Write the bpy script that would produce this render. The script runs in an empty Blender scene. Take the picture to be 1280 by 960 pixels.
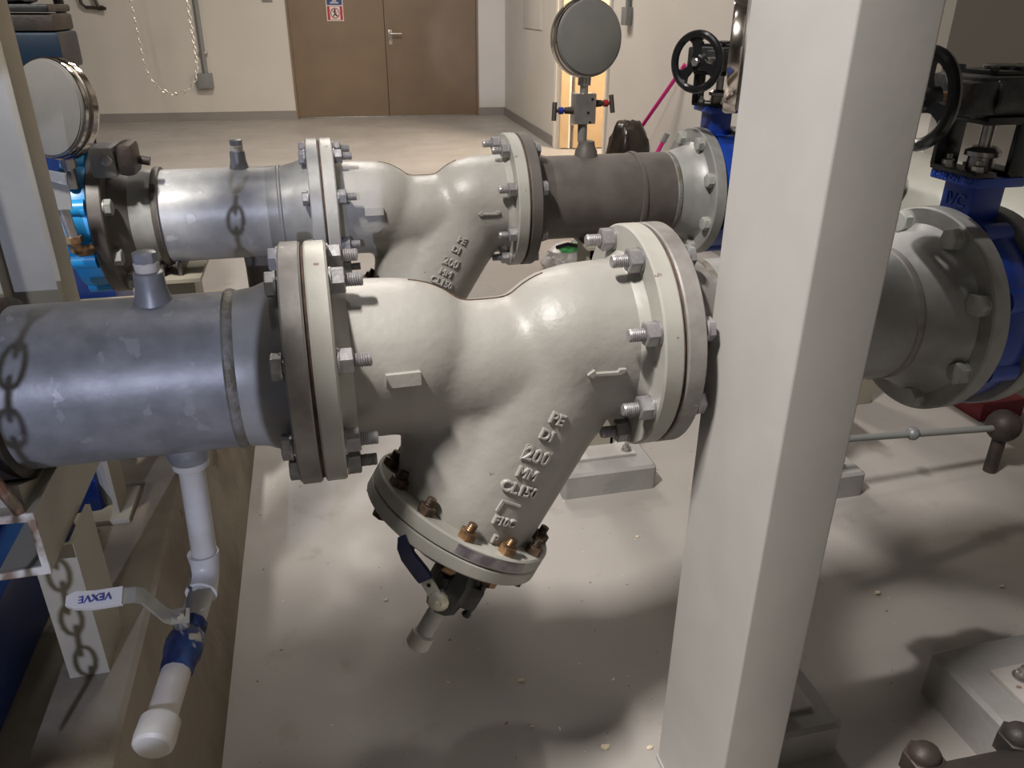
import bpy, bmesh, math, random
from math import pi, sin, cos, radians, sqrt, atan2
from mathutils import Vector, Matrix, noise
from mathutils.bvhtree import BVHTree
S = bpy.context.scene
COL = S.collection
random.seed(7)
RA = radians(-2.2)                       # the room is turned 2.2 degrees against the pipes
ROT = Matrix.Rotation(RA, 4, 'Z')

# ------------------------------------------------------------------ camera
def make_camera():
    cd = bpy.data.cameras.new('camera'); co = bpy.data.objects.new('camera', cd); COL.objects.link(co)
    f, P, r, a = 983.84, radians(25.643), radians(.3608), radians(13.718)
    Rr = Vector((cos(a), -sin(a), 0)); F = Vector((sin(a), cos(a), 0)); Z = Vector((0, 0, 1))
    fw = F*cos(P)-Z*sin(P); up = F*sin(P)+Z*cos(P)
    x = Rr*cos(r)+up*sin(r); y = -Rr*sin(r)+up*cos(r); z = -fw
    co.matrix_world = Matrix(((x[0], y[0], z[0], 0), (x[1], y[1], z[1], 0), (x[2], y[2], z[2], 1.3), (0, 0, 0, 1)))
    cd.sensor_width = 36; cd.lens = 36*f/1280; cd.clip_start = .02; cd.clip_end = 60
    S.camera = co
make_camera()
S.view_settings.view_transform = 'Standard'; S.view_settings.look = 'None'
S.view_settings.gamma = 1; S.view_settings.exposure = 0.0
w = bpy.data.worlds.new('world'); S.world = w; w.use_nodes = True
w.node_tree.nodes['Background'].inputs[0].default_value = (.9, .85, .8, 1)
w.node_tree.nodes['Background'].inputs[1].default_value = .01

# ------------------------------------------------------------------ lights
def area(name, loc, target, sx, sy, power, col, spread=180):
    l = bpy.data.lights.new(name, 'AREA'); l.shape = 'RECTANGLE'; l.size = sx; l.size_y = sy
    l.energy = power; l.color = col; l.spread = radians(spread)
    o = bpy.data.objects.new(name, l); COL.objects.link(o); o.location = loc
    o.rotation_euler = (Vector(target)-Vector(loc)).to_track_quat('-Z', 'Y').to_euler()
    return o
def spot(name, loc, target, power, col, angle, blend, rad):
    l = bpy.data.lights.new(name, 'SPOT'); l.energy = power; l.color = col
    l.spot_size = radians(angle); l.spot_blend = blend; l.shadow_soft_size = rad
    o = bpy.data.objects.new(name, l); COL.objects.link(o); o.location = loc
    o.rotation_euler = (Vector(target)-Vector(loc)).to_track_quat('-Z', 'Y').to_euler()
    return o
area('ceiling_lamp_key', (-1.2, .30, 3.9), (-1.2, .30, 0), .14, .55, 238, (1, .95, .90))
area('ceiling_lamp_middle', (-.25, 1.75, 3.9), (-.25, 1.75, 0), .12, .12, 10, (1, .95, .91))
spot('flange_fill_spot', (0, 1.7, 3.8), (1.0, 1.16, .92), 210, (1, .95, .91), 9, .5, .04)  # added fill, aimed to brighten the right front flange and spare the floor
area('ceiling_lamp_right', (.7, 5.0, 3.9), (.7, 5.0, 0), .3, 1.2, 40, (1, .93, .87))
area('ceiling_lamp_back', (0.3, 7.0, 3.95), (0.3, 7.2, 0), 1.2, .3, 135, (1, .91, .81))
area('ceiling_lamp_alcove', (2.9, 7.0, 2.3), (2.7, 7.9, .6), .4, .4, 90, (1, .84, .64))
spot('daylight_spot', (-1.0, -2.6, 1.9), (-.38, 1.3, .74), 330, (.69, .74, 1), 14, .12, .003)
spot('daylight_corner', (-1.1, -2.6, 1.95), (2.25, 10.6, .9), 1100, (.66, .74, 1), 7, .5, .04)

# ------------------------------------------------------------------ materials
def mat(name, col, rough=.5, metal=0., col2=None, scale=8., bump=0., bscale=60., detail=6., mixlo=.4, mixhi=.6,
        spots=None, spot_scale=30., spot_amt=.72, emit=None, trans=0., alpha=1.):
    m = bpy.data.materials.new(name); m.use_nodes = True
    nt = m.node_tree; b = nt.nodes['Principled BSDF']
    b.inputs['Base Color'].default_value = (*col, 1); b.inputs['Roughness'].default_value = rough
    b.inputs['Metallic'].default_value = metal
    tc = nt.nodes.new('ShaderNodeTexCoord')
    src = None
    def noise_tex(s, d=detail):
        n = nt.nodes.new('ShaderNodeTexNoise'); n.inputs['Scale'].default_value = s; n.inputs['Detail'].default_value = d
        nt.links.new(tc.outputs['Object'], n.inputs['Vector']); return n
    def ramp(n, lo, hi):
        r = nt.nodes.new('ShaderNodeMapRange'); r.inputs[1].default_value = lo; r.inputs[2].default_value = hi
        nt.links.new(n.outputs['Fac'], r.inputs[0]); return r.outputs[0]
    def mix(f, a, c):
        x = nt.nodes.new('ShaderNodeMix'); x.data_type = 'RGBA'; nt.links.new(f, x.inputs[0])
        if isinstance(a, tuple): x.inputs[6].default_value = (*a, 1)
        else: nt.links.new(a, x.inputs[6])
        x.inputs[7].default_value = (*c, 1); return x.outputs[2]
    if col2: src = mix(ramp(noise_tex(scale), mixlo, mixhi), col, col2)
    if spots: src = mix(ramp(noise_tex(spot_scale, 3), spot_amt, spot_amt+.03), src or col, spots)
    if src: nt.links.new(src, b.inputs['Base Color'])
    if bump:
        bn = nt.nodes.new('ShaderNodeBump'); bn.inputs['Strength'].default_value = bump; bn.inputs['Distance'].default_value = .004
        nt.links.new(noise_tex(bscale, 4).outputs['Fac'], bn.inputs['Height']); nt.links.new(bn.outputs[0], b.inputs['Normal'])
    if emit: b.inputs['Emission Color'].default_value = (*col, 1); b.inputs['Emission Strength'].default_value = emit
    if trans: b.inputs['Transmission Weight'].default_value = trans
    if alpha < 1: b.inputs['Alpha'].default_value = alpha
    return m
M_cast = mat('painted casting', (.345, .333, .308), .42, 0, (.285, .275, .25), 5, .35, 45, mixlo=.35, mixhi=.7, spots=(.17, .12, .08), spot_scale=38, spot_amt=.745)
M_castf = mat('painted flange', (.40, .392, .355), .4, 0, (.34, .334, .30), 9, .12, 90, spots=(.16, .11, .08), spot_scale=60, spot_amt=.72)
M_galv = mat('galvanised steel', (.235, .24, .25), .42, .15, (.165, .17, .178), 26, .12, 60, mixlo=.35, mixhi=.65, spots=(.26, .268, .28), spot_scale=34, spot_amt=.64)
M_galvlit = mat('lit galvanised steel', (.42, .42, .41), .42, .12, (.33, .33, .325), 22, .12, 60, mixlo=.35, mixhi=.65, spots=(.47, .47, .46), spot_scale=30, spot_amt=.64)  # lighter copy of the galvanised steel; rear pipe's bright light put into colour
M_galvw = mat('greyish weld neck', (.31, .31, .30), .42, .15, (.24, .24, .23), 14, .1, 60)
M_ring = mat('machined flange rim', (.29, .275, .26), .45, .2, (.21, .195, .185), 22, .1, 120, spots=(.5, .49, .46), spot_scale=50, spot_amt=.72)
M_weld = mat('weld bead', (.20, .195, .185), .55, .15, (.13, .115, .085), 40, .6, 140)
M_dark = mat('dark brown grey pipe', (.125, .112, .102), .5, .1, (.095, .083, .075), 12, .15, 60)
M_rust = mat('rusty gasket', (.10, .055, .035), .8, 0, (.05, .03, .025), 40, .4, 150)
M_bolt = mat('zinc bolt', (.36, .355, .36), .38, .45, (.27, .26, .27), 60, .1, 200)
M_boltp = mat('painted bolt head', (.38, .39, .36), .45, .1, (.31, .31, .29), 50, .1, 120)
M_boltr = mat('rusty bolt', (.16, .10, .065), .5, .4, (.06, .04, .03), 60, .3, 150)
M_brass = mat('worn brass bolt', (.36, .21, .10), .38, .6, (.10, .06, .035), 50, .2, 150)
M_white = mat('white painted pipe', (.52, .515, .51), .4, 0, (.44, .425, .395), 12, .1, 60)
M_plast = mat('white cap', (.58, .56, .52), .45, 0, (.50, .46, .41), 20)
M_lever = mat('zinc plated lever', (.55, .53, .42), .35, .5, (.42, .42, .38), 30)
M_sleeve = mat('white grey sleeve', (.62, .61, .58), .4)
M_ink = mat('blue print', (.05, .06, .30), .5)
M_navy = mat('navy valve paint', (.012, .02, .07), .35, .1, (.02, .05, .14), 25, .2, 60, spots=(.42, .38, .30), spot_scale=22, spot_amt=.60)
M_navys = mat('navy vinyl', (.01, .014, .05), .45)
M_blue = mat('blue enamel', (.012, .055, .36), .32, 0, (.010, .04, .27), 12, .1, 60)
M_cyan = mat('bright blue paint', (.02, .30, .62), .35, 0, (.02, .24, .55), 10)
M_dblue = mat('dark blue paint', (.008, .028, .14), .4, 0, (.01, .035, .17), 8)
M_blueshade = mat('shaded blue paint', (.004, .018, .04), .45)  # blue of the actuator body with its shade put into the colour
M_black = mat('black cast iron', (.012, .012, .013), .42, .1, (.03, .03, .03), 40, .2, 120)
M_blackg = mat('glossy black', (.008, .008, .009), .22)
M_iron = mat('dark iron', (.032, .028, .025), .55, .2, (.055, .04, .034), 12, .4, 60)
M_steel = mat('stainless', (.50, .48, .45), .28, .85, (.40, .38, .36), 20)
M_gauge = mat('gauge back plate', (.24, .235, .22), .45, .4, (.20, .195, .185), 6, .05, 80, spots=(.16, .15, .14), spot_scale=18, spot_amt=.70)
M_chrome = mat('polished ring', (.62, .56, .50), .14, 1)
M_tan = mat('cream painted steel', (.36, .33, .26), .5, 0, (.315, .29, .23), 6, .08, 60)
M_chip = mat('chipped edge paint', (.62, .60, .54), .5, 0, (.22, .15, .10), 30, .2, 90)
M_post = mat('grey painted steel', (.26, .255, .235), .45, 0, (.22, .217, .20), 5, .08, 80)
M_col = mat('pale grey column paint', (.475, .46, .44), .5, 0, (.45, .437, .42), 9, .04, 60, spots=(.25, .24, .22), spot_scale=26, spot_amt=.775)
M_conc = mat('grey painted concrete', (.33, .32, .31), .6, 0, (.285, .275, .265), 9, .35, 60, spots=(.22, .2, .18), spot_scale=20, spot_amt=.75)
M_plinth = mat('worn concrete', (.27, .235, .18), .75, 0, (.18, .15, .11), 5, .5, 40, spots=(.12, .09, .06), spot_scale=9, spot_amt=.68)
M_plate = mat('chipped base plate', (.46, .44, .42), .5, 0, (.41, .385, .365), 14, .1, 60, spots=(.25, .14, .10), spot_scale=25, spot_amt=.7)
M_wall = mat('cream wall paint', (.60, .565, .515), .8, 0, (.575, .543, .50), 2, .05, 120)
M_base = mat('grey baseboard', (.25, .23, .215), .6)
M_door = mat('brown door paint', (.21, .15, .10), .45, 0, (.19, .138, .094), 3, .03, 60)
M_doorw = mat('pale wood door', (.66, .47, .27), .5, 0, (.60, .42, .23), 4)
M_jamb = mat('white jamb', (.72, .68, .62), .5)
M_ceil = mat('dark ceiling paint', (.16, .155, .15), .9)
M_walld = mat('dim grey wall paint', (.22, .21, .20), .9)
M_header = mat('pale green pipe paint', (.40, .40, .35), .4, 0, (.35, .355, .315), 5, .1, 40)
M_pink = mat('pink plastic', (.62, .025, .22), .4)
M_bagk = mat('black bin liner', (.016, .014, .013), .28, 0, (.04, .028, .02), 9, .7, 18)
M_bagw = mat('clear white plastic', (.62, .58, .56), .3, 0, (.45, .42, .41), 18, .8, 30)
M_bagg = mat('grey plastic film', (.20, .18, .18), .25, 0, (.33, .31, .31), 25, .9, 35)
M_green = mat('green plastic', (.02, .55, .12), .35, 0, (.2, .75, .3), 30)
M_red = mat('red paint', (.16, .004, .015), .45)
M_redt = mat('red valve knob', (.30, .02, .02), .4)
M_bluet = mat('blue valve collar', (.02, .03, .25), .4)
M_conduit = mat('grey conduit', (.22, .225, .22), .5)
M_chain = mat('bright chain', (.72, .68, .62), .3, .5)
M_sw = mat('sign white', (.7, .66, .64), .5); M_sr = mat('sign red', (.42, .03, .04), .5); M_sb = mat('sign blue', (.03, .06, .2), .5)
M_crumb = mat('paint flake', (.66, .56, .42), .7)
M_rod = mat('rusty flaking rod', (.40, .38, .30), .6, 0, (.16, .08, .05), 22, .4, 60)

def floor_material():
    m = bpy.data.materials.new('painted concrete floor'); m.use_nodes = True
    nt = m.node_tree; b = nt.nodes['Principled BSDF']; L = nt.links.new
    tc = nt.nodes.new('ShaderNodeTexCoord')
    def nz(s, d=6, dist=0):
        n = nt.nodes.new('ShaderNodeTexNoise'); n.inputs['Scale'].default_value = s; n.inputs['Detail'].default_value = d
        n.inputs['Distortion'].default_value = dist
        L(tc.outputs['Object'], n.inputs['Vector']); return n.outputs['Fac']
    def mr(s, lo, hi, a=0, c=1):
        r = nt.nodes.new('ShaderNodeMapRange'); L(s, r.inputs[0])
        for i, v in enumerate((lo, hi, a, c)): r.inputs[i+1].default_value = v
        return r.outputs[0]
    def mx(f, a, c):
        x = nt.nodes.new('ShaderNodeMix'); x.data_type = 'RGBA'; L(f, x.inputs[0])
        if isinstance(a, tuple): x.inputs[6].default_value = (*a, 1)
        else: L(a, x.inputs[6])
        x.inputs[7].default_value = (*c, 1); return x.outputs[2]
    c = mx(mr(nz(1.7), .35, .68), (.375, .35, .328), (.315, .293, .27))
    c = mx(mr(nz(7, 8), .62, .70), c, (.30, .27, .24))
    c = mx(mr(nz(48, 2), .735, .75), c, (.16, .12, .09))
    c = mx(mr(nz(85, 2, .5), .76, .77), c, (.7, .66, .6))
    L(c, b.inputs['Base Color']); L(mr(nz(5), .3, .7, .38, .6), b.inputs['Roughness'])
    bn = nt.nodes.new('ShaderNodeBump'); bn.inputs['Strength'].default_value = .15; bn.inputs['Distance'].default_value = .003
    L(nz(30, 5), bn.inputs['Height']); L(bn.outputs[0], b.inputs['Normal'])
    return m
M_floor = floor_material()

# ------------------------------------------------------------------ mesh helper
def basis(d, ref=None):
    d = Vector(d).normalized()
    ref = Vector(ref) if ref else (Vector((0, 0, 1)) if abs(d.z) < .9 else Vector((1, 0, 0)))
    u = ref.cross(d).normalized(); return d, u, d.cross(u)
class MB:
    def __init__(s): s.v = []; s.f = []
    def add(s, vs, fs):
        n = len(s.v); s.v += [Vector(p) for p in vs]; s.f += [tuple(i+n for i in f) for f in fs]; return s
    def box(s, lo, hi, bev=0, mtx=None):
        bm = bmesh.new(); bmesh.ops.create_cube(bm, size=1)
        lo = Vector(lo); hi = Vector(hi); c = (lo+hi)/2; d = hi-lo
        for v in bm.verts: v.co = Vector((v.co.x*d.x, v.co.y*d.y, v.co.z*d.z))+c
        if bev: bmesh.ops.bevel(bm, geom=list(bm.edges), offset=bev, segments=2, profile=.6, affect='EDGES')
        bm.verts.index_update()
        vs = [(mtx @ v.co) if mtx else v.co.copy() for v in bm.verts]; fs = [[v.index for v in f.verts] for f in bm.faces]
        bm.free(); return s.add(vs, fs)
    def lathe(s, prof, o, d, n=48, cap=True, ref=None):
        # prof: list of (t along axis, radius)
        o = Vector(o); d, u, v = basis(d, ref); vs = []; fs = []
        for t, r in prof:
            for k in range(n):
                a = 2*pi*k/n; vs.append(o+d*t+(u*cos(a)+v*sin(a))*r)
        for i in range(len(prof)-1):
            for k in range(n):
                a = i*n+k; b = i*n+(k+1) % n; fs.append((a, b, b+n, a+n))
        if cap: fs.append(tuple(range(n))[::-1]); m = (len(prof)-1)*n; fs.append(tuple(range(m, m+n)))
        return s.add(vs, fs)
    def cyl(s, p0, p1, r0, r1=None, n=20, bev=0):
        p0 = Vector(p0); p1 = Vector(p1); L = (p1-p0).length; r1 = r0 if r1 is None else r1
        if bev: pr = [(0, r0-bev), (bev, r0), (L-bev, r1), (L, r1-bev)]
        else: pr = [(0, r0), (L, r1)]
        return s.lathe(pr, p0, p1-p0, n)
    def tube(s, pts, r, n=12, closed=False):
        pts = [Vector(p) for p in pts]; N = len(pts); vs = []; fs = []
        rr = r if isinstance(r, (list, tuple)) else [r]*N
        u = None
        for i, p in enumerate(pts):
            if closed: t = pts[(i+1) % N]-pts[i-1]
            else: t = pts[min(i+1, N-1)]-pts[max(i-1, 0)]
            t.normalize()
            if u is None: u = basis(t)[1]
            u = (u-t*u.dot(t)).normalized(); v = t.cross(u)
            for k in range(n):
                a = 2*pi*k/n; vs.append(p+(u*cos(a)+v*sin(a))*rr[i])
        for i in range(N if closed else N-1):
            for k in range(n):
                a = i*n+k; b = i*n+(k+1) % n; c = ((i+1) % N)*n
                fs.append((a, b, c+(k+1) % n, c+k))
        if not closed: fs.append(tuple(range(n))[::-1]); fs.append(tuple(range((N-1)*n, N*n)))
        return s.add(vs, fs)
    def prism(s, poly, o, ex, ey, ez, h):
        # poly of (a,b) in ex,ey, extruded h along ez
        o = Vector(o); ex = Vector(ex); ey = Vector(ey); ez = Vector(ez); n = len(poly)
        vs = [o+ex*a+ey*b for a, b in poly]+[o+ex*a+ey*b+ez*h for a, b in poly]
        fs = [tuple(range(n))[::-1], tuple(range(n, 2*n))]+[(i, (i+1) % n, (i+1) % n+n, i+n) for i in range(n)]
        return s.add(vs, fs)
    def hexn(s, o, d, af, t, bev=.0015, rot=0, n=6):
        o = Vector(o); d, u, v = basis(d); R = af/2/cos(pi/n)
        rings = [(0, R), (t-bev, R), (t, R-bev*1.6)]; vs = []; fs = []
        for tt, r in rings:
            for k in range(n):
                a = 2*pi*k/n+rot; vs.append(o+d*tt+(u*cos(a)+v*sin(a))*r)
        for i in range(2):
            for k in range(n): fs.append((i*n+k, i*n+(k+1) % n, (i+1)*n+(k+1) % n, (i+1)*n+k))
        fs.append(tuple(range(n))[::-1]); fs.append(tuple(range(2*n, 3*n)))
        return s.add(vs, fs)
    def thread(s, o, d, r, L, pitch=.003, n=16):
        k = max(2, int(L/pitch)); pr = []
        for i in range(k): pr += [(i*pitch, r*.88), (i*pitch+pitch*.5, r)]
        pr.append((L, r*.86)); return s.lathe(pr, o, d, n)
    def sphere(s, c, r, n=16, sq=(1, 1, 1)):
        c = Vector(c); vs = []; fs = []; m = n//2
        for i in range(m+1):
            th = pi*i/m
            for k in range(n):
                a = 2*pi*k/n; vs.append(c+Vector((r*sin(th)*cos(a)*sq[0], r*sin(th)*sin(a)*sq[1], r*cos(th)*sq[2])))
        for i in range(m):
            for k in range(n): fs.append((i*n+k, (i+1)*n+k, (i+1)*n+(k+1) % n, i*n+(k+1) % n))
        return s.add(vs, fs)
    def mesh(s, name, material, org=(0, 0, 0), smooth=35):
        me = bpy.data.meshes.new(name); org = Vector(org)
        me.from_pydata([p-org for p in s.v], [], s.f); me.materials.append(material)
        bm = bmesh.new(); bm.from_mesh(me); bmesh.ops.remove_doubles(bm, verts=bm.verts, dist=1e-6)
        bmesh.ops.recalc_face_normals(bm, faces=bm.faces); bm.to_mesh(me); bm.free()
        if smooth:
            me.polygons.foreach_set('use_smooth', [True]*len(me.polygons)); me.set_sharp_from_angle(angle=radians(smooth))
        return me
ORG = {}
def tag(o, label=None, cat=None, group=None, kind=None):
    if label: o['label'] = label
    if cat: o['category'] = cat
    if group: o['group'] = group
    if kind: o['kind'] = kind
    return o
def thing(name, label, cat, loc, group=None, room=False):
    o = bpy.data.objects.new(name, None); COL.objects.link(o); o.empty_display_size = .05
    L = Vector(loc); o.location = (ROT @ L) if room else L
    if room: o.rotation_euler = (0, 0, RA)
    ORG[o.name] = L; return tag(o, label, cat, group)
def part(name, mb, material, parent, label=None, smooth=35, kind=None):
    org = ORG[parent.name]
    o = bpy.data.objects.new(name, mb.mesh(name, material, org, smooth)); COL.objects.link(o); o.parent = parent
    ORG[o.name] = org
    return tag(o, label, kind=kind)
def single(name, mb, material, loc, label=None, cat=None, group=None, kind=None, room=False, smooth=35):
    L = Vector(loc); o = bpy.data.objects.new(name, mb.mesh(name, material, L, smooth)); COL.objects.link(o)
    o.location = (ROT @ L) if room else L
    if room: o.rotation_euler = (0, 0, RA)
    ORG[o.name] = L; return tag(o, label, cat, group, kind)
def inst(name, me, parent, M4, label=None):
    # M4: world matrix of the piece (parent unrotated, at ORG)
    o = bpy.data.objects.new(name, me); COL.objects.link(o); o.parent = parent
    o.matrix_local = Matrix.Translation(-ORG[parent.name]) @ M4
    return tag(o, label)
def copy_tree(o, parent=None):
    c = o.copy(); COL.objects.link(c); c.parent = parent
    ORG[c.name] = ORG.get(o.name)
    for ch in list(o.children): copy_tree(ch, c)
    return c
def text_mesh(body, size, depth, name, material):
    cu = bpy.data.curves.new(name, 'FONT'); cu.body = body; cu.size = size; cu.extrude = depth/2
    cu.align_x = 'CENTER'; cu.align_y = 'CENTER'; cu.bevel_depth = depth*.18; cu.bevel_resolution = 0; cu.resolution_u = 3
    t = bpy.data.objects.new(name, cu); COL.objects.link(t)
    dg = bpy.context.evaluated_depsgraph_get(); me = bpy.data.meshes.new_from_object(t.evaluated_get(dg))
    bpy.data.objects.remove(t); me.name = name; me.materials.clear(); me.materials.append(material); return me
def frame(o, ex, ey):
    ex = Vector(ex).normalized(); ez = ex.cross(Vector(ey)).normalized(); ey = ez.cross(ex)
    m = Matrix.Identity(4)
    for i in range(3): m[i][0] = ex[i]; m[i][1] = ey[i]; m[i][2] = ez[i]; m[i][3] = o[i]
    return m

# ------------------------------------------------------------------ the room
WB, WS = 10.75, 2.07                      # back wall y', side wall x' in the room's own axes
def struct(name, mb, m, loc=(0, 0, 0), room=True): return single(name, mb, m, loc, kind='structure', room=room)
struct('floor', MB().box((-6.2, -7.2, -.1), (6.2, 11, 0)), M_floor)
struct('ceiling', MB().box((-6.2, -7.2, 4.3), (6.2, 11, 4.4)), M_ceil)
struct('wall_left', MB().box((-6.2, -7.2, 0), (-6.1, 11, 4.3)), M_walld)
struct('wall_front', MB().box((-6.1, -7.2, 0), (6.2, -7.1, 4.3)), M_walld)
struct('wall_back', MB().box((-6.1, WB, 0), (-.58, WB+.12, 4.3)).box((1.71, WB, 0), (WS+.001, WB+.12, 4.3)).box((-.58, WB, 2.15), (1.71, WB+.12, 4.3)), M_wall)
struct('wall_right', MB().box((WS, 8.02, 0), (WS+.15, WB+.12, 4.3)).box((WS, 2.62, 0), (WS+.15, 6.42, 4.3)).box((WS+.15, 2.62, 0), (3.5, 2.77, 4.3)).box((3.5, -7.1, 0), (3.6, 2.77, 4.3)).box((WS, 6.42, 2.2), (WS+.15, 8.02, 4.3)), M_wall)
struct('wall_alcove', MB().box((WS+.15, 8.3, 0), (4.2, 8.4, 3)).box((4.1, 5.6, 0), (4.2, 8.3, 3)).box((WS+.15, 5.6, 0), (4.1, 5.7, 3)).box((WS+.15, 5.6, 3), (4.2, 8.4, 3.05)), M_wall)
struct('baseboard_back', MB().box((-6.1, WB-.012, 0), (-.6, WB, .1)).box((1.73, WB-.012, 0), (WS, WB, .1)), M_base)
struct('baseboard_right', MB().box((WS-.012, 8.03, 0), (WS, WB-.012, .1)).box((WS-.012, 2.62, 0), (WS, 6.4, .1)), M_base)
d = thing('door_1', None, None, (-.58, WB, 0), room=True); d['kind'] = 'structure'
part('door_frame', MB().box((-.60, WB-.01, 0), (-.575, WB+.1, 2.16)).box((1.70, WB-.01, 0), (1.725, WB+.1, 2.16)).box((-.6, WB-.01, 2.13), (1.725, WB+.1, 2.16)), M_door, d)
l1 = part('door_leaf', MB().box((-.573, WB+.01, .02), (.556, WB+.05, 2.125), .003), M_door, d)
part('door_leaf', MB().box((.562, WB+.01, .02), (1.698, WB+.05, 2.125), .003), M_door, d)
part('threshold', MB().box((-.57, WB-.005, 0), (1.695, WB+.06, .018), .003), M_steel, d)
h = MB().box((.60, WB-.002, .86), (.645, WB+.01, 1.03), .003).cyl((.62, WB+.01, .985), (.62, WB-.05, .985), .01, n=10).cyl((.62, WB-.05, .985), (.76, WB-.05, .985), .009, n=10)
part('door_handle', h, M_steel, l1)
sg = thing('wall_sign', 'small safety sign on the brown door, blue panel above a red-framed prohibition symbol', 'sign', (-.04, WB+.01, 1.1), room=True)
y0 = WB+.008
part('sign_panel', MB().box((-.125, y0-.004, 1.125), (.075, y0, 1.50)), M_sw, sg)
part('sign_field', MB().box((-.115, y0-.006, 1.30), (.065, y0-.004, 1.49)), M_sb, sg, 'blue upper field')
f1 = part('sign_field', MB().box((-.115, y0-.006, 1.135), (.065, y0-.004, 1.29)), M_sr, sg, 'red lower field')
part('pictogram_field', MB().box((-.085, y0-.008, 1.14), (.035, y0-.006, 1.285)), M_sw, sg)
ring = [(-.025+.05*cos(a*pi/12), y0-.010, 1.212+.055*sin(a*pi/12)) for a in range(24)]
part('prohibition_ring', MB().tube(ring, .005, 6, True).tube([(-.06, y0-.01, 1.25), (.01, y0-.01, 1.175)], .004, 6), M_sr, sg)
part('pictogram', MB().sphere((-.025, y0-.01, 1.247), .011, 10, (1, .3, 1)).tube([(-.025, y0-.01, 1.236), (-.027, y0-.01, 1.205), (-.045, y0-.01, 1.175)], .006, 6).tube([(-.027, y0-.01, 1.205), (-.004, y0-.01, 1.178)], .006, 6).tube([(-.045, y0-.01, 1.222), (-.025, y0-.01, 1.232), (-.003, y0-.01, 1.215)], .004, 6), M_blackg, sg)
for zz, ww in ((1.325, .10), (1.345, .05), (1.368, .08)):
    part('print_line', MB().box((-.025-ww/2, y0-.008, zz-.006), (-.025+ww/2, y0-.006, zz+.006)), M_sw, sg)

# doorway in the right wall, its jamb and the two pale door leaves standing open behind it
struct('trim_1', MB().box((WS-.02, 8.0, 0), (WS+.17, 8.07, 2.22)).box((WS-.02, 6.38, 0), (WS+.17, 6.42, 2.22)).box((WS-.02, 6.42, 2.17), (WS+.17, 8.0, 2.22)), M_jamb)
d2 = thing('door_2', None, None, (WS+.1, 7.9, 0), room=True); d2['kind'] = 'structure'
part('door_leaf', MB().box((WS+.02, 7.93, .01), (WS+.105, 7.97, 2.15), .003), M_doorw, d2)
lf = part('door_leaf', MB().box((WS+.155, 7.91, .01), (WS+.75, 7.95, 2.15), .003), M_doorw, d2)
part('edge_strip', MB().box((WS+.105, 7.93, .01), (WS+.125, 7.96, 2.15)), M_jamb, d2)
for z in (.28, 1.1): part('hinge', MB().cyl((WS+.14, 7.92, z-.05), (WS+.14, 7.92, z+.05), .012, n=10).box((WS+.12, 7.925, z-.045), (WS+.16, 7.93, z+.045)), M_steel, lf)

# wall fittings
c = thing('conduit', 'thin grey conduit ending in a box low on the back wall', 'conduit', (-1.63, WB, .45), room=True)
part('conduit_tube', MB().cyl((-1.615, WB-.03, .52), (-1.60, WB-.03, 2.6), .03, n=12), M_conduit, c)
part('junction_box', MB().box((-1.72, WB-.09, .38), (-1.54, WB-.001, .55), .01), M_conduit, c)
part('conduit_clip', MB().box((-1.66, WB-.05, .76), (-1.56, WB-.001, .785), .003), M_steel, c)
c = thing('conduit', 'short grey conduit coming down the right wall above the bin bag', 'conduit', (WS, 5.95, 1.2), room=True)
part('conduit_tube', MB().cyl((WS-.02, 5.97, 1.24), (WS-.02, 6.0, 2.6), .02, n=10), M_conduit, c)
part('end_box', MB().box((WS-.05, 5.92, 1.18), (WS-.001, 6.03, 1.30), .004), M_conduit, c)
single('wall_panel', MB().box((WS-.012, 8.72, 1.08), (WS-.0005, 9.6, 2.0), .003), M_wall, (WS, 9, 1.1), 'flat cream cover panel low in contrast on the right wall between corner and doorway', 'panel', room=True)
single('wall_plate', MB().box((-.86, WB-.02, 1.333), (-.74, WB-.001, 1.45), .004), M_conduit, (-.8, WB, 1.35), 'small grey plate high on the back wall just left of the door', 'plate', room=True)
# hose bracket
hk = [(-2.86, WB-.05, 1.6), (-2.84, WB-.05, 1.30), (-2.80, WB-.05, 1.262), (-2.66, WB-.06, 1.255), (-2.585, WB-.08, 1.25)]
hb = thing('wall_hook', 'dark bent rod hook high on the back wall at the left', 'hook', (-2.7, WB, 1.25), room=True)
part('hook_rod', MB().tube(hk, .018, 8), M_iron, hb)
part('hook_strut', MB().tube([(-2.74, WB-.05, 1.6), (-2.70, WB-.055, 1.38), (-2.66, WB-.07, 1.26)], .018, 8), M_iron, hb)
part('hook_mount', MB().box((-2.68, WB-.06, 1.23), (-2.62, WB-.001, 1.28), .004), M_iron, hb)
# hoist hand chain hanging as a loop in front of the wall
def link(me_pts, p, t, side, L, wdt, r):
    t = t.normalized(); s_ = side.normalized(); pts = []
    for k in range(12):
        a = 2*pi*k/12; pts.append(p+t*(cos(a)*L/2)+s_*(sin(a)*wdt/2))
    me_pts.tube(pts, r, 5, True)
ch = thing('hand_chain', 'thin bright hoist chain hanging in a long loop in front of the back wall', 'chain', (-2.0, 9.6, .4), room=True)
path = []; cxl, cxr, zb = -2.05, -1.52, .42
for i in range(60): path.append(Vector((cxl-.04*(1-i/60), 9.6, 1.95-(1.95-zb-.3)*i/60)))
for i in range(1, 20):
    a = pi+pi*i/20; path.append(Vector(((cxl+cxr)/2+(cxr-cxl)/2*cos(a)*(.97), 9.6, zb+.3+.3*sin(a))))
for i in range(61): path.append(Vector((cxr, 9.6, zb+.3+(1.95-zb-.3)*i/60)))
acc = 0; cur = path[0]; k = 0; step = .05; pos = []
for a, b in zip(path, path[1:]):
    L = (b-a).length; t = step-acc
    while t < L: pos.append((a+(b-a)*(t/L), (b-a))); t += step
    acc = L-(t-step)
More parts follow.
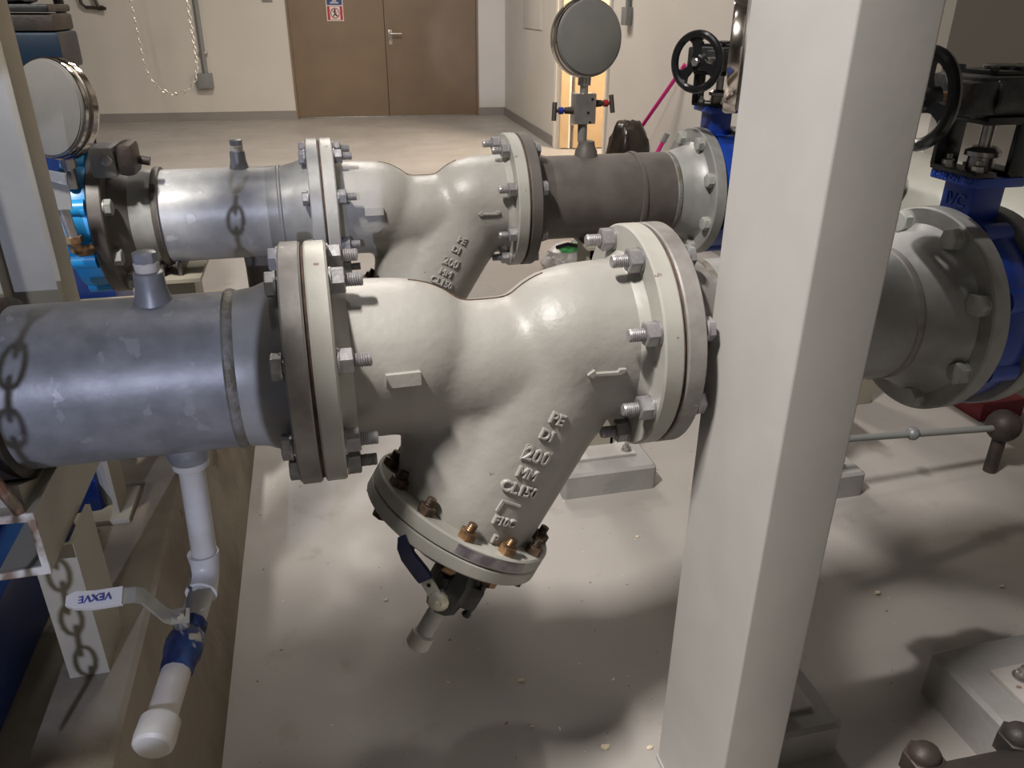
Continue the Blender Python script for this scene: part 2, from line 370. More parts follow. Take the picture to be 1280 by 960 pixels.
for i, (p, t) in enumerate(pos):
    m_ = MB(); t = t.normalized(); sd = Vector((0, 1, 0)) if i % 2 else t.cross(Vector((0, 1, 0)))
    link(m_, p, t, sd, .062, .030, .0055)
    part('chain_link', m_, M_chain, ch)

# ------------------------------------------------------------------ pipe line pieces
Y1, Z1, Y2, Z2 = 1.0707, .8373, 2.0463, .8342
# one flange bolt along +X: gasket plane at local x = 0, nut on the +X side
bm_ = MB().cyl((-.036, 0, 0), (.052, 0, 0), .0095, n=14); bm_.thread((.050, 0, 0), (1, 0, 0), .0095, .026)
bm_.cyl((-.034, 0, 0), (-.037, 0, 0), .018, n=20); bm_.hexn((-.036, 0, 0), (-1, 0, 0), .0305, .0125)
ME_bolt = bm_.mesh('flange_bolt', M_bolt)
nt_ = MB().cyl((.0325, 0, 0), (.0355, 0, 0), .0185, n=20); nt_.hexn((.0355, 0, 0), (1, 0, 0), .0315, .0175)
ME_nut = nt_.mesh('nut', M_bolt)
hd = MB().cyl((0, 0, 0), (-.003, 0, 0), .0185, n=20); hd.hexn((-.003, 0, 0), (-1, 0, 0), .032, .0145); hd.cyl((0, 0, 0), (.03, 0, 0), .0095, n=12)
ME_head = hd.mesh('hex_bolt', M_boltp)
def ring8(r=.14925, off=pi/8, n=8): return [(r*cos(off+2*pi*k/n), r*sin(off+2*pi*k/n)) for k in range(n)]
def flange_bolts(parent, x, y, z, side):
    for k, (a, b) in enumerate(ring8()):
        M4 = Matrix.Translation((x, y+a, z+b))
        if side < 0: M4 = M4 @ Matrix.Rotation(pi, 4, 'Z')
        M4 = M4 @ Matrix.Rotation(random.uniform(0, 1.05), 4, 'X')
        o = inst('flange_bolt', ME_bolt, parent, M4)
        n_ = bpy.data.objects.new('nut', ME_nut); COL.objects.link(n_); n_.parent = o
        n_.rotation_euler = (random.uniform(0, 1), 0, 0)
def head_bolts(parent, x, y, z, side):
    for a, b in ring8():
        M4 = Matrix.Translation((x, y+a, z+b)) @ Matrix.Rotation(0 if side < 0 else pi, 4, 'Z') @ Matrix.Rotation(random.uniform(0, 1), 4, 'X')
        inst('hex_bolt', ME_head, parent, M4)
FR = .1715
def flange_prof(x0, x1, R=FR, b=.0025): return [(x0, .06), (x0, R-b), (x0+b, R), (x1-b, R), (x1, R-b), (x1, .06)]
def sm(a, b, t): t = max(0, min(1, t)); t = t*t*(3-2*t); return a+(b-a)*t

# ---------------------------------------------------------------- Y strainer
CN = Vector((-.52244, -.08981, -.84793)); CU = Vector((.85137, 0, -.52456)); CV = Vector((.04711, -.99596, .07646))
CC = Vector((.1667, 1.0414, .5609))
def strainer_body():
    b = MB(); A = Vector((0, Y1, Z1))
    def cap(p0, p1, r0, r1, n=40):
        p0 = Vector(p0); p1 = Vector(p1); b.cyl(p0, p1, r0, r1, n); b.sphere(p0, r0*.999, n); b.sphere(p1, r1*.999, n)
    X = lambda x, dz=0, dy=0: Vector((x, Y1+dy, Z1+dz))
    b.cyl(X(-.006), X(.10, -.002), .117, .1145, 56); b.sphere(X(.10, -.002), .113, 40)
    cap(X(.10, -.004), X(.155, -.028), .109, .098)
    b.cyl(X(.340), X(.441), .116, .122, 56); b.sphere(X(.345, -.004), .117, 40)
    top = X(.335, -.01); leg_end = CC-CN*.035
    cap(X(.335, -.012), X(.30, -.075), .114, .122)
    cap(X(.12, -.028), X(.32, -.030), .100, .104)
    cap(X(.185, -.06), leg_end, .090, .116)
    b.cyl(X(.30, -.07), leg_end-CN*.03, .121, .120, 56); b.cyl(leg_end-CN*.03, CC-CN*.01, .120, .119, 56)
    me = bpy.data.meshes.new('tmp'); me.from_pydata(b.v, [], b.f)
    o = bpy.data.objects.new('tmp', me); COL.objects.link(o)
    r = o.modifiers.new('r', 'REMESH'); r.mode = 'VOXEL'; r.voxel_size = .0055
    s_ = o.modifiers.new('s', 'SMOOTH'); s_.factor = .6; s_.iterations = 22
    s2 = o.modifiers.new('t', 'SMOOTH'); s2.factor = .5; s2.iterations = 6
    dg = bpy.context.evaluated_depsgraph_get(); m2 = bpy.data.meshes.new_from_object(o.evaluated_get(dg))
    bpy.data.objects.remove(o)
    out = MB(); out.v = [v.co.copy() for v in m2.vertices]; out.f = [tuple(p.vertices) for p in m2.polygons]
    return out
def make_strainer(label):
    t = thing('y_strainer', label, 'strainer', (.2175, Y1, Z1), 'y-pattern strainers')
    bd = strainer_body()
    part('body', bd, M_cast, t, smooth=60)
    bvh = BVHTree.FromPolygons(bd.v, bd.f)
    for nm, x0, x1 in (('inlet_flange', -.0295, 0), ('outlet_flange', .4350, .4645)):
        hub = [(-.0295, .06), (-.0295, FR-.002), (-.027, FR), (-.003, FR), (0, FR-.003), (0, .131), (.008, .124), (.02, .1165), (.02, .06)]
        m = MB().lathe(hub, (0, Y1, Z1), (1, 0, 0), 96) if x0 < 0 else MB().lathe(hub, (.435, Y1, Z1), (-1, 0, 0), 96)
        part(nm, m, M_castf, t)
    part('gasket', MB().lathe([(-.0345, .07), (-.0345, .166), (-.0295, .166), (-.0295, .07)], (0, Y1, Z1), (1, 0, 0), 64), M_rust, t, 'thin rusty gasket')
    part('gasket', MB().lathe([(.4645, .07), (.4645, .166), (.4695, .166), (.4695, .07)], (0, Y1, Z1), (1, 0, 0), 64), M_rust, t, 'thin rusty gasket')
    flange_bolts(t, -.032, Y1, Z1, 1); flange_bolts(t, .467, Y1, Z1, -1)
    # slanting cover
    R = .152
    part('cover_flange', MB().lathe([(-.024, .10), (-.024, R-.003), (-.021, R), (-.002, R), (-.001, R-.002), (-.001, .05)], CC, CN, 96), M_castf, t)
    part('cover_gasket', MB().lathe([(-.001, .05), (-.001, R-.006), (.001, R-.006), (.001, .05)], CC, CN, 64), M_rust, t)
    part('cover_plate', MB().lathe([(.001, .05), (.001, R-.002), (.003, R), (.020, R), (.0225, R-.003), (.0225, .0)], CC, CN, 96, False), M_castf, t)
    cb = MB().cyl((-.037, 0, 0), (.034, 0, 0), .0075, n=12); cb.hexn((.0235, 0, 0), (1, 0, 0), .024, .010); cb.thread((-.037, 0, 0), (-1, 0, 0), .0075, .012)
    me1 = cb.mesh('cover_bolt', M_boltr); me1b = me1.copy(); me1b.materials[0] = M_brass
    cn = MB().hexn((-.0245, 0, 0), (-1, 0, 0), .0245, .013); me2 = cn.mesh('nut', M_boltr); me2b = me2.copy(); me2b.materials[0] = M_brass
    for k in range(12):
        a = 2*pi*(k+.5)/12; p = CC+(CU*cos(a)+CV*sin(a))*.1345
        hot = k in (2, 3)
        o = inst('cover_bolt', me1b if hot else me1, t, frame(p, CN, CU) @ Matrix.Rotation(random.uniform(0, 1), 4, 'X'), 'brass coloured cover bolt' if hot else None)
        n_ = bpy.data.objects.new('nut', me2b if hot else me2); COL.objects.link(n_); n_.parent = o; n_.rotation_euler = (random.uniform(0, 1), 0, 0)
    # worn name strip on the rim of the cover flange
    m = MB(); vs = []; fs = []; K = 16
    for i in range(K+1):
        a = radians(62+46*i/K)
        for tt, rr in ((-.0195, R+.0008), (-.0045, R+.0008)): vs.append(CC+CN*tt+(CU*cos(a)+CV*sin(a))*rr)
    for i in range(K): fs.append((2*i, 2*i+1, 2*i+3, 2*i+2))
    part('scuffed_strip', m.add(vs, fs), mat('scuffed metal', (.30, .27, .29), .4, .2, (.13, .11, .13), 30, .2, 80), t, 'dark scuffed strip on the cover rim')
    # cast lettering
    ex = Vector((.85, 0, -.45)).normalized()
    rows = [('PE', .298, .768, .017), ('DI', .282, .746, .016), ('200', .267, .715, .021), ('MM', .252, .690, .016), ('CL150', .240, .666, .017), ('F10C', .216, .618, .013), ('P', .201, .592, .013)]
    for tx, x, z, sz in rows:
        hit, nrm, _, _ = bvh.ray_cast(Vector((x, .2, z)), Vector((0, 1, 0)))
        if hit is None: continue
        if nrm.y > 0: nrm = -nrm
        e1 = (ex-nrm*ex.dot(nrm)).normalized(); e2 = nrm.cross(e1)
        me = text_mesh(tx, sz*1.35, .006, 'cast_lettering', M_cast)
        for v in me.vertices:               # wrap each letter onto the curved casting
            p = hit+e1*v.co.x+e2*v.co.y
            h2, n2, _, _ = bvh.ray_cast(p+nrm*.05, -nrm)
            q = (h2 if h2 else p)+nrm*(v.co.z+.0008)
            v.co = q-ORG[t.name]
        o = bpy.data.objects.new('cast_lettering', me); COL.objects.link(o); o.parent = t
        me.polygons.foreach_set('use_smooth', [False]*len(me.polygons))
    def relief(name, poly, x, z, h, e_x=(1, 0, 0)):
        hit, nrm, _, _ = bvh.ray_cast(Vector((x, .2, z)), Vector((0, 1, 0)))
        if hit is None: return
        if nrm.y > 0: nrm = -nrm
        e1 = (Vector(e_x)-nrm*Vector(e_x).dot(nrm)).normalized(); e2 = nrm.cross(e1)
        m = MB().prism(poly, hit-nrm*.004, e1, e2, nrm, h+.004); part(name, m, M_cast, t)
    hx = .372
    relief('flow_arrow', [(-.030, 0), (-.020, .007), (-.019, .002), (.014, .002), (.017, .006), (.026, .006), (.026, .002), (.019, -.002), (-.018, -.002), (-.022, -.005)], hx, .832, .006)
    relief('raised_tab', [(-.022, -.010), (.024, -.010), (.024, .008), (-.022, .008)], .083, .852, .009)
    relief('raised_bracket', [(-.016, -.012), (-.012, -.012), (-.010, .004), (.018, .004), (.018, .007), (-.014, .007)], .223, .643, .003, (.85, 0, -.45))
    relief('pad_200', [(-.022, -.012), (.022, -.012), (.022, .013), (-.022, .013)], .267, .715, .0012, (.85, 0, -.45))
    pts = []
    for i in range(22):
        x = .11+.20*i/21
        h3, n3, _, _ = bvh.ray_cast(Vector((x, Y1+.012, 1.3)), Vector((0, 0, -1)))
        if h3: pts.append(h3+Vector((0, 0, .0002)))
    part('parting_line', MB().tube(pts, .0016, 6), M_rust, t, 'thin rusty casting seam on top of the body')
    return t
st = make_strainer('large pale green-grey y-strainer of the near pipe line, drain valve below its cover')
for o in list(st.children):
    if o.name.startswith('pad_200'): o.name = 'raised_pad'
st2 = copy_tree(st); st2.location = Vector((.2175+.0392, Y2, Z2))
st2['label'] = 'smaller looking y-strainer of the rear pipe line, partly hidden by the near one'

# ---------------------------------------------------------------- spools
def hexplug(parent, x, y, z, tall=.0, big=1.):
    part('threaded_boss', MB().lathe([(0, .030*big), (.014, .025*big), (.024, .0225*big), (.044, .0215*big), (.046, .018*big)], (x, y, z-.006), (0, 0, 1), 28), M_galv, parent)
    pg = part('plug', MB().lathe([(0, .017*big), (.012, .0185*big), (.014, .016*big)], (x, y, z+.039), (0, 0, 1), 24), M_plast, parent, 'white sealing tape under the plug')
    m = MB().hexn((x, y, z+.052), (0, 0, 1), .033*big, .014, n=8); part('plug_head', m, M_galv, pg)
L1 = thing('steel_pipe', 'thick galvanised pipe at the left front with a hex plug on top', 'pipe', (-.35, Y1, Z1))
X1 = lambda p: MB().lathe(p, (0, Y1, Z1), (1, 0, 0), 96)
part('barrel', X1([(-.62, .1095), (-.141, .1095)]), M_galv, L1, smooth=50)
part('weld_bead', X1([(-.142, .1095), (-.139, .1125), (-.134, .1130), (-.130, .1115), (-.127, .1095)]), M_weld, L1)
part('weld_neck_flange', X1([(-.128, .1095), (-.105, .1125), (-.085, .120), (-.0655, .1275), (-.0635, .1285), (-.0635, FR-.003), (-.061, FR), (-.037, FR), (-.0345, FR-.002), (-.0345, .05)]), M_galvw, L1)
part('flange_rim', X1([(-.0615, FR-.001), (-.0610, FR+.0006), (-.0370, FR+.0006), (-.0365, FR-.001)]), M_ring, L1, 'brown grey outer rim of the flange')
hexplug(L1, -.228, Y1, Z1+.1095, big=.86)
part('lower_boss', MB().lathe([(0, .033), (.02, .030), (.032, .027), (.034, .022)], (-.222, Y1, Z1-.104), (0, 0, -1), 28), M_galv, L1)
part('end_collar', X1([(-.50, .1095), (-.50, .124), (-.45, .124), (-.447, .121), (-.410, .121), (-.407, .1095)]), M_iron, L1, 'dark clamp collar')
L2 = thing('steel_pipe', 'galvanised rear pipe at the left with a ring seam and small plug', 'pipe', (-.3, Y2, Z2))
X2 = lambda p: MB().lathe(p, (0, Y2, Z2), (1, 0, 0), 96)
part('barrel', X2([(-.455, .1095), (-.125, .1095)]), M_galvlit, L2, smooth=50)
part('weld_bead', X2([(-.100, .1095), (-.097, .112), (-.093, .112), (-.090, .1095)]), M_galvw, L2)
part('ring_seam', X2([(-.382, .1095), (-.380, .1165), (-.374, .1185), (-.366, .1165), (-.364, .1095)]), M_dark, L2)
part('weld_neck_flange', X2([(-.125, .1095), (-.09, .1095), (-.06, .1155), (-.032, .126), (-.0243, .1285), (-.0243, FR-.003), (-.0218, FR), (.0022, FR), (.0047, FR-.002), (.0047, .05)]), M_galvw, L2)
hexplug(L2, -.184, Y2, Z2+.1095, big=.82)
part('left_flange', X2([(-.500, .05), (-.500, FR-.003), (-.4975, FR), (-.472, FR), (-.4695, FR-.003), (-.4695, .13), (-.43, .1095)]), M_dark, L2)
head_bolts(L2, -.4695, Y2, Z2, 1)
part('lower_branch', MB().lathe([(0, .045), (.05, .042), (.1, .042)], (-.16, Y2, Z2-.09), (0, 0, -1), 28), M_dark, L2)
R1 = thing('steel_pipe', 'grey front pipe running behind the pale column to the blue valve at the right', 'pipe', (.75, Y1, Z1))
xr = .9643
part('barrel', X1([(.56, .1095), (.885, .1095)]), M_galvw, R1, smooth=50)
part('weld_bead', X1([(.884, .1095), (.886, .1118), (.892, .1125), (.897, .1115), (.899, .1095)]), M_ring, R1)
part('weld_bead', X1([(.556, .1095), (.558, .113), (.565, .113), (.568, .1095)]), M_weld, R1)
part('left_flange', X1([(.4695, .05), (.4695, FR-.002), (.472, FR), (.496, FR), (.4985, FR-.003), (.4985, .1285), (.52, .118), (.556, .1095)]), M_ring, R1)
part('right_flange', X1([(.898, .1095), (.918, .117), (.945, .130), (.958, .138), (xr, .144), (xr, FR-.003), (xr+.0025, FR), (xr+.029, FR), (xr+.0315, FR-.003), (xr+.0315, .05)]), M_galvw, R1)
head_bolts(R1, xr, Y1, Z1, -1)
R2 = thing('steel_pipe', 'dark brownish rear pipe carrying the round gauge and its valve block', 'pipe', (.75, Y2, Z2))
part('barrel', X2([(.58, .1095), (.955, .1095)]), M_dark, R2, smooth=50)
part('weld_bead', X2([(.825, .1095), (.827, .1135), (.833, .1145), (.839, .1135), (.841, .1095)]), M_dark, R2)
part('weld_bead', X2([(.925, .1095), (.928, .112), (.936, .112), (.939, .1095)]), M_weld, R2)
xo = .0392
part('left_flange', X2([(.4695+xo, .05), (.4695+xo, FR-.002), (.472+xo, FR), (.496+xo, FR), (.4985+xo, FR-.003), (.4985+xo, .1285), (.52+xo, .118), (.59, .1095)]), M_dark, R2)
x3 = 1.0035
part('right_flange', X2([(.94, .1095), (.965, .117), (.995, .126), (x3, .134), (x3, FR-.003), (x3+.0025, FR), (x3+.029, FR), (x3+.0315, FR-.003), (x3+.0315, .05)]), M_galvw, R2)
head_bolts(R2, x3, Y2, Z2, -1)
part('threaded_boss', MB().lathe([(-.01, .032), (.012, .029), (.02, .024), (.036, .021), (.038, .013)], (.698, Y2, Z2+.1095), (0, 0, 1), 24), M_dark, R2)

# ---------------------------------------------------------------- butterfly valves with gear boxes
def butterfly(label, x, y, z, cat='valve', yaw=0., writing=True, blue=M_blue, gear=True, wo=0.):
    # x: left face of the wafer body
    t = thing('butterfly_valve', label, cat, (x+.03, y, z), 'gear operated butterfly valves')
    W = .058
    part('valve_body', MB().lathe([(.0, .09), (.0, .150), (.003, .157), (.02, .160), (.038, .160), (.055, .157), (W, .150), (W, .09)], (x, y, z), (1, 0, 0), 64)
         .cyl((x+W/2, y, z+.13), (x+W/2, y, z+.19), .030, n=28), blue, t)
    part('seat_liner', MB().lathe([(.0005, .09), (.0005, .1495), (-.001, .1495), (-.001, .09)], (x, y, z), (1, 0, 0), 48), M_blackg, t, 'black rubber liner edge')
    for s in (-1, 1):
        a = radians(45)
        for sz in (-1, 1):
            part('lug', MB().cyl((x+.004, y+s*.149*sin(pi/8), z+sz*.149*cos(pi/8)), (x+.054, y+s*.149*sin(pi/8), z+sz*.149*cos(pi/8)), .021, n=20), blue, t)
            part('lug', MB().cyl((x+.004, y+s*.149*cos(pi/8), z+sz*.149*sin(pi/8)), (x+.054, y+s*.149*cos(pi/8), z+sz*.149*sin(pi/8)), .021, n=20), blue, t)
    cx = x+W/2; zt = z+.228
    part('neck', MB().box((cx-.030, y-.033, z+.155), (cx+.030, y+.033, zt-.010), .006), blue, t)
    tp = part('top_flange', MB().box((cx-.045, y-.052, zt-.016), (cx+.045, y+.052, zt), .004), blue, t)
    if writing:
        for s_, yy in (('K-500', .028), ('DN', -.003), ('200', -.032)):
            me = text_mesh(s_, .0135, .0016, 'cast_lettering', M_sleeve if False else M_blue)
            inst('cast_lettering', me, tp, frame(Vector((cx-.0456, y+yy, zt-.008)), (0, -1, 0), (0, 0, 1)))
        me = text_mesh('IVC', .028, .002, 'cast_lettering', M_blue)
        inst('cast_lettering', me, t, frame(Vector((cx-.0308, y, z+.185)), (0, -1, 0), (0, 0, 1)))
    if not gear: return t
    # yoke bracket
    R = Matrix.Translation((cx, y, zt)) @ Matrix.Rotation(yaw, 4, 'Z')
    yk = MB().box((-.050, -.050, .0), (-.012, .050, .008), .002, R).box((.012, -.050, .0), (.050, .050, .008), .002, R)
    yk.box((.006, -.052, .004), (.050, -.042, .085), .003, R).box((-.050, .042, .004), (-.004, .052, .085), .003, R)
    yk.box((-.055, -.052, .078), (.055, .052, .090), .003, R)
    part('yoke_bracket', yk, M_blackg, t)
    part('stem', MB().cyl(R @ Vector((0, 0, 0)), R @ Vector((0, 0, .08)), .010, n=16), M_steel, t)
    part('gland', MB().lathe([(0, .021), (.024, .020), (.026, .027), (.033, .027), (.040, .018)], R @ Vector((0, 0, .0)), (0, 0, 1), 12), M_steel, t)
    for sx in (-1, 1):
        for sy in (-1, 1):
            m = MB().hexn(R @ Vector((sx*.032, sy*.033, .008)), (0, 0, 1), .017, .009).cyl(R @ Vector((sx*.032, sy*.033, .01)), R @ Vector((sx*.032, sy*.033, .024)), .005, n=10)
            part('mount_nut', m, M_steel, t)
    # gear box: sector housing, worm barrel, cover, shaft and wheel
    g = MB().box((-.078, -.046, .088), (.085, .060, .146), .007, R)
    g.box((-.098, -.052, .092), (-.035, -.004, .140), .008, R)
    g.cyl(R @ Vector((-.05, -.030, .116)), R @ Vector((.085, -.030, .116)), .030, n=28, bev=.003)
    gb = part('gear_box', g, M_black, t)
    part('box_cover', MB().box((-.040, -.030, .144), (.080, .055, .153), .004, R).lathe([(0, .034), (.005, .034), (.007, .030)], R @ Vector((.015, .01, .152)), (0, 0, 1), 28), M_blackg, gb)
    for (bx, by) in ((-.038, -.022), (.07, -.022), (-.038, .045), (.07, .045)):
        part('cover_screw', MB().hexn(R @ Vector((bx, by, .152)), (0, 0, 1), .011, .006, .001), M_blackg, gb)
    part('input_shaft', MB().cyl(R @ Vector((-.09, -.030, .116)), R @ Vector((-.150-wo, -.030, .116)), .010, n=16), M_brass if writing else M_steel, gb)
    wc = R @ Vector((-.148-wo, -.030, .116)); wx = (R.to_3x3() @ Vector((-1, 0, 0))).normalized()
    wheel = thing  # keep wheel as a part of the valve
    d_, u_, v_ = basis(wx)
    r = .064
    rim = MB().tube([wc+wx*.012+(u_*cos(2*pi*k/40)+v_*sin(2*pi*k/40))*r for k in range(40)], .0095, 10, True)
    hw = part('handwheel', rim, M_blackg, t)
    part('wheel_hub', MB().lathe([(-.008, .020), (.010, .020), (.014, .015)], wc, wx, 24), M_blackg, hw)
    for k in range(3):
        a = radians(100+120*k); dr = u_*cos(a)+v_*sin(a); sd = wx.cross(dr)
        o_ = wc+wx*.002
        poly = [(.012, -.014), (.028, -.009), (.045, -.012), (.060, -.026), (.060, .026), (.045, .012), (.028, .009), (.012, .014)]
        part('spoke', MB().prism(poly, o_, dr, sd, wx, .009), M_blackg, hw)
    part('wheel_nut', MB().hexn(wc+wx*.014, wx, .018, .010), M_steel, hw)
    return t
butterfly('blue butterfly valve at the right end of the front line with black gear box', xr+.033, Y1, Z1)
butterfly('blue butterfly valve of the rear line with black handwheel left of the pale column', x3+.033, Y2, Z2, yaw=radians(32), writing=False, wo=.012)
butterfly('bright blue butterfly valve at the left end of the rear line under the round gauge', -.500-.060, Y2, Z2, yaw=0, writing=False, blue=M_cyan, gear=False)

# mating flanges beyond the valves and the big header both lines join
def beyond(label, y, z, x0, x1):
    t = thing('pipe_stub', label, 'pipe', (x0+.1, y, z), 'pipe stubs behind the valves')
    part('flange', MB().lathe(flange_prof(x0, x0+.03), (0, y, z), (1, 0, 0), 72), M_galvw, t)
    part('barrel', MB().lathe([(x0+.028, .128), (x0+.08, .1095), (x1, .1095)], (0, y, z), (1, 0, 0), 64), M_galvw, t)
    for a, b in ring8():
        inst('hex_bolt', ME_head, t, Matrix.Translation((x0+.03, y+a, z+b)) @ Matrix.Rotation(pi, 4, 'Z'))
beyond('grey pipe stub between the right front valve and the header pipe', Y1, Z1, xr+.094, 1.62)
beyond('grey pipe stub between the rear blue valve and the header pipe', Y2, Z2, x3+.094, 1.62)
hp = thing('header_pipe', 'very thick pale green header pipe behind the right blue valve', 'pipe', (1.80, 2.3, .66))
part('barrel', MB().lathe([(-.2, .02), (-.16, .12), (-.08, .18), (0, .20), (1.56, .20), (1.62, .18), (1.67, .1), (1.68, .02)], (1.80, .75, .70), (0, 1, 0), 72), M_header, hp)
part('support_leg', MB().box((1.72, 2.18, .0), (1.88, 2.26, .52), .004), M_tan, hp)
part('support_leg', MB().box((1.72, .80, .0), (1.88, .88, .52), .004), M_tan, hp)

# ---------------------------------------------------------------- gauges
def gauge(label, c, R, yaw, pitch, zbase, depth=.048, manifold=False, backmat=M_gauge, plug=True):
    t = thing('pressure_gauge', label, 'gauge', (c[0], c[1], zbase), 'round pressure gauges')
    c = Vector(c); n = Vector((sin(yaw)*cos(pitch), -cos(yaw)*cos(pitch), sin(pitch)))   # the way the back plate looks
    part('gauge_case', MB().lathe([(0, R*.93), (0, R*.96), (-.004, R*.975), (-.010, R*.98), (-depth, R*.98)], c, n, 64), backmat, t)
    part('back_plate', MB().lathe([(.0, R*.94), (.0025, R*.935), (.003, R*.92)], c, n, 64), backmat, t)
    part('bezel_ring', MB().lathe([(-depth+.006, R*.98), (-depth+.004, R*1.03), (-depth-.008, R*1.035), (-depth-.013, R*1.0), (-depth-.013, R*.9)], c, n, 64), M_chrome, t)
    part('rim_ring', MB().lathe([(-.004, R*.97), (-.005, R*1.005), (-.012, R*1.005), (-.013, R*.975)], c, n, 64), M_chrome, t)
    part('dial', MB().lathe([(-depth-.010, R*.9), (-depth-.0105, R*.9)], c, n, 48), M_sw, t)
    if plug: part('blow_out_plug', MB().cyl(c+Vector((0, 0, R*.98))-n*.02, c+Vector((0, 0, R*1.08))-n*.02, .005, n=10), M_blackg, t)
    a = c-n*.022; zt = c.z-R*.95
    if manifold:
        part('socket', MB().cyl((a.x, a.y, zt+.004), (a.x, a.y, zt-.026), .0165, n=16).cyl((a.x, a.y, zt-.024), (a.x, a.y, zt-.045), .0105, n=14), M_steel, t)
        zm = zt-.045
        part('stem_pipe', MB().cyl((a.x, a.y, zbase), (a.x, a.y, zm-.068), .0125, n=18), M_gauge, t)
        mv = thing('manifold_valve', 'square steel valve block with two T handles below the round gauge', 'valve', (a.x, a.y, zm-.035))
        part('valve_block', MB().box((a.x-.029, a.y-.018, zm-.075), (a.x+.029, a.y+.018, zm), .002), M_steel, mv)
        for (dx, dz) in ((.018, -.014), (.008, -.047), (.014, -.071)):
            part('bleed_hole', MB().cyl((a.x+dx, a.y-.0175, zm+dz), (a.x+dx, a.y-.0187, zm+dz), .0035, n=10), M_blackg, mv)
        for s, cm, dz in ((-1, M_bluet, -.042), (1, M_redt, -.026)):
            st_ = part('valve_stem', MB().cyl((a.x+s*.028, a.y, zm+dz), (a.x+s*.050, a.y, zm+dz), .010, .008, n=14).cyl((a.x+s*.048, a.y, zm+dz), (a.x+s*.078, a.y, zm+dz), .0045, n=10), M_iron, mv)
            part('collar', MB().cyl((a.x+s*.055, a.y, zm+dz), (a.x+s*.066, a.y, zm+dz), .009, n=14), cm, st_, 'blue collar' if s < 0 else 'red collar')
            part('t_handle', MB().tube([(a.x+s*.080, a.y-.004, zm+dz-.024), (a.x+s*.078, a.y, zm+dz), (a.x+s*.076, a.y+.004, zm+dz+.020)], .0065, 8), M_iron, st_)
    else:
        part('stem_pipe', MB().cyl((a.x, a.y, zbase), (a.x, a.y, zt+.004), .011, n=18), M_steel, t)
        part('socket', MB().hexn((a.x, a.y, zt-.03), (0, 0, 1), .028, .03), M_steel, t)
    return t
gauge('round gauge seen from behind above the rear pipe, on a steel valve block', (.690, 2.030, 1.230), .0905, radians(8), radians(4), Z2+.1095+.034, manifold=True, depth=.026)
gauge('round gauge at the left edge, grey back and shiny ring, beside the steel post', (-.535, 1.90, 1.103), .100, radians(-34), radians(10), Z2+.10, depth=.026, plug=False)
gauge('round gauge half hidden behind the pale column by the black gear box', (.645, 1.065, 1.238), .074, radians(62), radians(0), Z1+.105, depth=.06, plug=False)

# ---------------------------------------------------------------- drain valve under the strainer cover
def lever_plate(m, pts, wdir, wd, th):
    wdir = Vector(wdir).normalized(); pts = [Vector(p) for p in pts]; vs = []; fs = []
    for i, p in enumerate(pts):
        t = (pts[min(i+1, len(pts)-1)]-pts[max(i-1, 0)]).normalized(); nn = t.cross(wdir).normalized()
        k = wd[i] if isinstance(wd, (list, tuple)) else wd
        vs += [p+wdir*k/2+nn*th/2, p-wdir*k/2+nn*th/2, p-wdir*k/2-nn*th/2, p+wdir*k/2-nn*th/2]
    for i in range(len(pts)-1):
        a = 4*i
        for j in range(4): fs.append((a+j, a+(j+1) % 4, a+4+(j+1) % 4, a+4+j))
    fs.append((3, 2, 1, 0)); e = 4*(len(pts)-1); fs.append((e, e+1, e+2, e+3)); m.add(vs, fs); return m
P0 = Vector((.1676, .9649, .5446))-CN*.0+CU*.006
dv = thing('ball_valve', 'small black ball valve with navy lever hanging below the front strainer cover', 'valve', P0+CN*.05)
part('nipple', MB().cyl(P0-CN*.004, P0+CN*.03, .017, n=20), M_iron, dv)
b_ = MB().lathe([(.018, .020), (.022, .027), (.036, .029), (.044, .034), (.075, .034), (.083, .029), (.100, .026), (.105, .019)], P0, CN, 8)
b_.box((-.033, -.030, .040), (.045, .026, .082), .008, frame(P0, CU, CV))
part('valve_body', b_, M_black, dv)
fr = frame(P0, CU, CV)
for (a, bq) in ((.038, -.022), (.038, .018), (-.02, -.026), (.012, -.034)):
    part('body_bolt', MB().cyl(fr @ Vector((a, bq, .030)), fr @ Vector((a, bq, .092)), .006, n=8).hexn(fr @ Vector((a, bq, .088)), CN, .013, .007).hexn(fr @ Vector((a, bq, .034)), -CN, .013, .007), M_black, dv)
part('outlet_pipe', MB().cyl(P0+CN*.095, P0+CN*.160, .0145, n=24), M_white, dv, 'white outlet pipe')
part('end_cap', MB().lathe([(.152, .0165), (.154, .0195), (.176, .0195), (.180, .016)], P0, CN, 24), M_plast, dv, 'white end cap')
SD = Vector((-.30, -.93, .12)).normalized()
pv = P0+CN*.058+SD*.034+CU*-.016
part('stem', MB().cyl(pv, pv+SD*.020, .008, n=14), M_steel, dv)
part('stem_nut', MB().lathe([(.018, .0155), (.024, .0160), (.027, .012), (.028, .006), (.033, .005)], pv, SD, 12), M_lever, dv)
hd_ = Vector((-.44, .13, .89)); hd_ = (hd_-SD*hd_.dot(SD)).normalized(); wdir = SD.cross(hd_)
h0 = pv+SD*.020
lv = lever_plate(MB(), [h0-hd_*.010, h0+hd_*.02, h0+hd_*.055], wdir, [.020, .020, .018], .003)
lo = part('lever', lv, M_lever, dv)
part('lever_hole', MB().cyl(h0+hd_*.030+SD*.0016, h0+hd_*.030+SD*.0022, .0032, n=12), M_blackg, lo)
sl = lever_plate(MB(), [h0+hd_*.040, h0+hd_*.052+wdir*.001, h0+hd_*.085+SD*.002+wdir*.004, h0+hd_*.105+wdir*.000+SD*.004, h0+hd_*.118+wdir*-.004], wdir, [.021, .023, .021, .020, .012], .010)
part('lever_sleeve', sl, M_navys, lo, 'navy vinyl sleeve')

